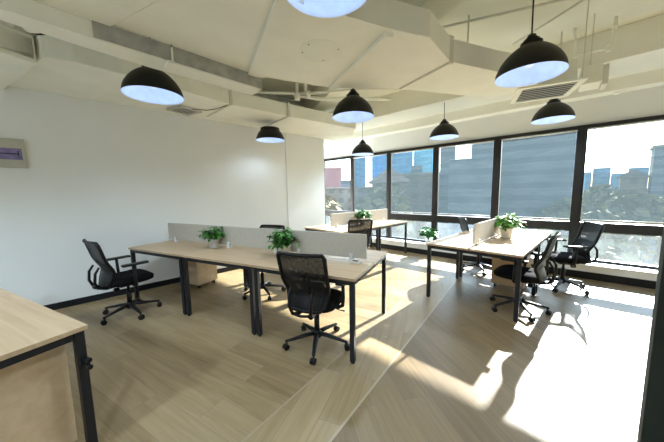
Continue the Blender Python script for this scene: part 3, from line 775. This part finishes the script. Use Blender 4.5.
# towers left
building('tall blue glass tower behind the far left desk', (-75.5, 121), (14, 12, 40), radians(31), FM['blue'])
building('paler cyan glass tower right of the tall blue one', (-66.5, 130.5), (9.5, 10, 24), radians(28), FM['cyan'])
building('blue tower with a bright sky gap to its right', (-97.5, 116.5), (6.0, 10, 40), radians(40), FM['blue'])
building('blue tower just left of the window post, above the gabled roof', (-109.5, 152), (10, 12, 52), radians(35), FM['blue'])
building('pink-red building in the leftmost window', (-112, 106), (14, 12, 15), radians(47), FM['pink'])
building('brown building with a gabled roof, middle of the left windows', (-33.4, 50), (7, 8, 3.2), radians(34), FM['brown'], 'gable')
building('brown long old building at the foot of the cyan tower', (-38.5, 73.6), (12.8, 10, 5.7), radians(28), FM['brown'], 'flat')
building('stone low building under the leftmost window view', (-59, 66), (17, 10, 2.2), radians(42), FM['stone'], 'flat')
# far skyline right
sky = [(-16, 300, 15, 14), (-3, 305, 10, 17), (6.8, 300, 9, 12), (16.5, 310, 10, 16), (28.5, 300, 12, 13), (42, 305, 12, 10)]
sk = ['distant blue building, first right of the window post', 'distant blue building, a little taller, second right of the window post', 'distant low blue building in the middle of the right skyline',
      'distant blue building just left of the stepped grey building', 'distant blue building partly behind the dark slanted roof', 'distant blue building at the far right of the skyline']
for (x, y, w, h), lab in zip(sky, sk): building(lab, (x, y), (w, 10, h), 0, FM['far'])
building('grey building with a stepped top at the right edge of the view', (12.4, 119), (7.4, 8, 12), 0, FM['grey'], 'flat')
building('brown building with a slanted roof in the right window', (5.4, 119), (5.0, 6, 4.2), 0, FM['brown'], 'gable')
def tree_proto(seed, label):
    rnd = random.Random(seed)
    t = thing('tree', label, 'tree', (0, 0, 0), 0, 'trees outside the windows')
    mb = MB(); mb.tube([(0,0,0),(.1,.05,3),(0,.1,7),(.2,0,10)], [.35,.28,.2,.08], 8); mb.build('trunk', FM['roof'], t)
    mb = MB()
    for k in range(420):
        a = rnd.uniform(0, 2*pi); e = rnd.uniform(-.5, 1.5); rr = rnd.uniform(.65, 1.05)
        p = Vector((cos(a)*cos(e)*3.4*rr, sin(a)*cos(e)*3.4*rr, 8+sin(e)*4.2*rr))
        s_ = rnd.uniform(.4, .85); u = Vector((rnd.gauss(0,1), rnd.gauss(0,1), rnd.gauss(0,1))).normalized(); v = u.cross(Vector((.3,.5,.8))).normalized(); w_ = u.cross(v)
        mb.poly([p-v*s_, p-w_*s_*.6+u*.1, p+v*s_, p+w_*s_*.6+u*.1], [(0,1,2,3)])
    mb.build('crown', GRASS, t)
    return t
tp = tree_proto(1, 'tree outside, nearest in the middle of the right window')
tp.location = (1.6, 74, -20)
rnd = random.Random(5)
spots = [(6.6, 84, 'tree outside at the right end of the right window'), (4.5, 100, 'tree outside in the middle distance of the right window'), (-1.0, 116, 'tree outside just right of the window post'),
         (14, 99, 'tree outside left of the stepped grey building'), (-3.4, 60, 'tree outside low behind the window chair'), (6.0, 60, 'tree outside low in the right corner of the right window'),
         (2.0, 140, 'tree outside in front of the distant skyline'), (13, 150, 'tree outside far off before the skyline'),
         (-28.0, 40, 'tree outside in front of the gabled brown building'), (-46, 40, 'tree outside before the leftmost window')]
for i, (x, y, lab) in enumerate(spots):
    o = dup(tp, (x, y, -20), i*1.3, lab); k = 1.42 + .22*rnd.random() + (.2 if y > 110 else 0) + (.15 if x < -20 else 0); o.scale = (k, k, k)

# ------------------------------------------------------------------ light
w = bpy.data.worlds.new('sky'); SC.world = w; w.use_nodes = True
t = w.node_tree; t.nodes.clear()
out = N(t, 'ShaderNodeOutputWorld'); bg = N(t, 'ShaderNodeBackground')
st_ = N(t, 'ShaderNodeTexSky'); st_.sky_type = 'NISHITA'; st_.sun_disc = False
st_.sun_elevation = radians(29.5); st_.sun_rotation = radians(-8); st_.air_density = 1.2; st_.dust_density = 0.3; st_.altitude = 50
L(t, st_.outputs[0], bg.inputs['Color']); bg.inputs['Strength'].default_value = .56
L(t, bg.outputs[0], out.inputs['Surface'])
sd = bpy.data.lights.new('sun', 'SUN'); sd.energy = 42; sd.angle = radians(.9); sd.color = (1, .975, .93)
so = bpy.data.objects.new('sun', sd); C.objects.link(so)
ldir = (-WN - WX*.088 + Vector((0,0,-.565))).normalized()
so.rotation_euler = ldir.to_track_quat('-Z', 'Y').to_euler(); so.location = (0, 20, 20)
# sky portal along the window band
pd = bpy.data.lights.new('window_portal', 'AREA'); pd.shape = 'RECTANGLE'; pd.size = 8.4; pd.size_y = 2.2
po = bpy.data.objects.new('window_portal', pd); C.objects.link(po)
po.matrix_world = WM @ Matrix.Translation((-1.7, .30, 1.36)) @ Matrix.Rotation(radians(-90), 4, 'X')
pd.cycles.is_portal = True

# ------------------------------------------------------------------ camera
cd = bpy.data.cameras.new('camera'); co = bpy.data.objects.new('camera', cd); C.objects.link(co)
cd.sensor_fit = 'HORIZONTAL'; cd.sensor_width = 36; cd.lens = 262.3247/664*36; cd.clip_end = 2000; cd.clip_start = .02
F = Vector((-.71603081, .68939065, -.1097288)); R_ = Vector((.69479249, .71902194, -.01645718)); U = Vector((-.06755199, .0880226, .99382531))
m3 = Matrix((R_, U, -F)).transposed()
co.matrix_world = Matrix.Translation((0, 0, 1.4506)) @ m3.to_4x4()
SC.camera = co

SC.view_settings.view_transform = 'Standard'; SC.view_settings.look = 'None'
SC.view_settings.exposure = 0.66; SC.view_settings.gamma = 1.0
cy = SC.cycles
cy.use_denoising = True; cy.max_bounces = 10; cy.diffuse_bounces = 6; cy.transparent_max_bounces = 16
cy.caustics_reflective = False; cy.caustics_refractive = False; cy.sample_clamp_indirect = 8; cy.blur_glossy = 1
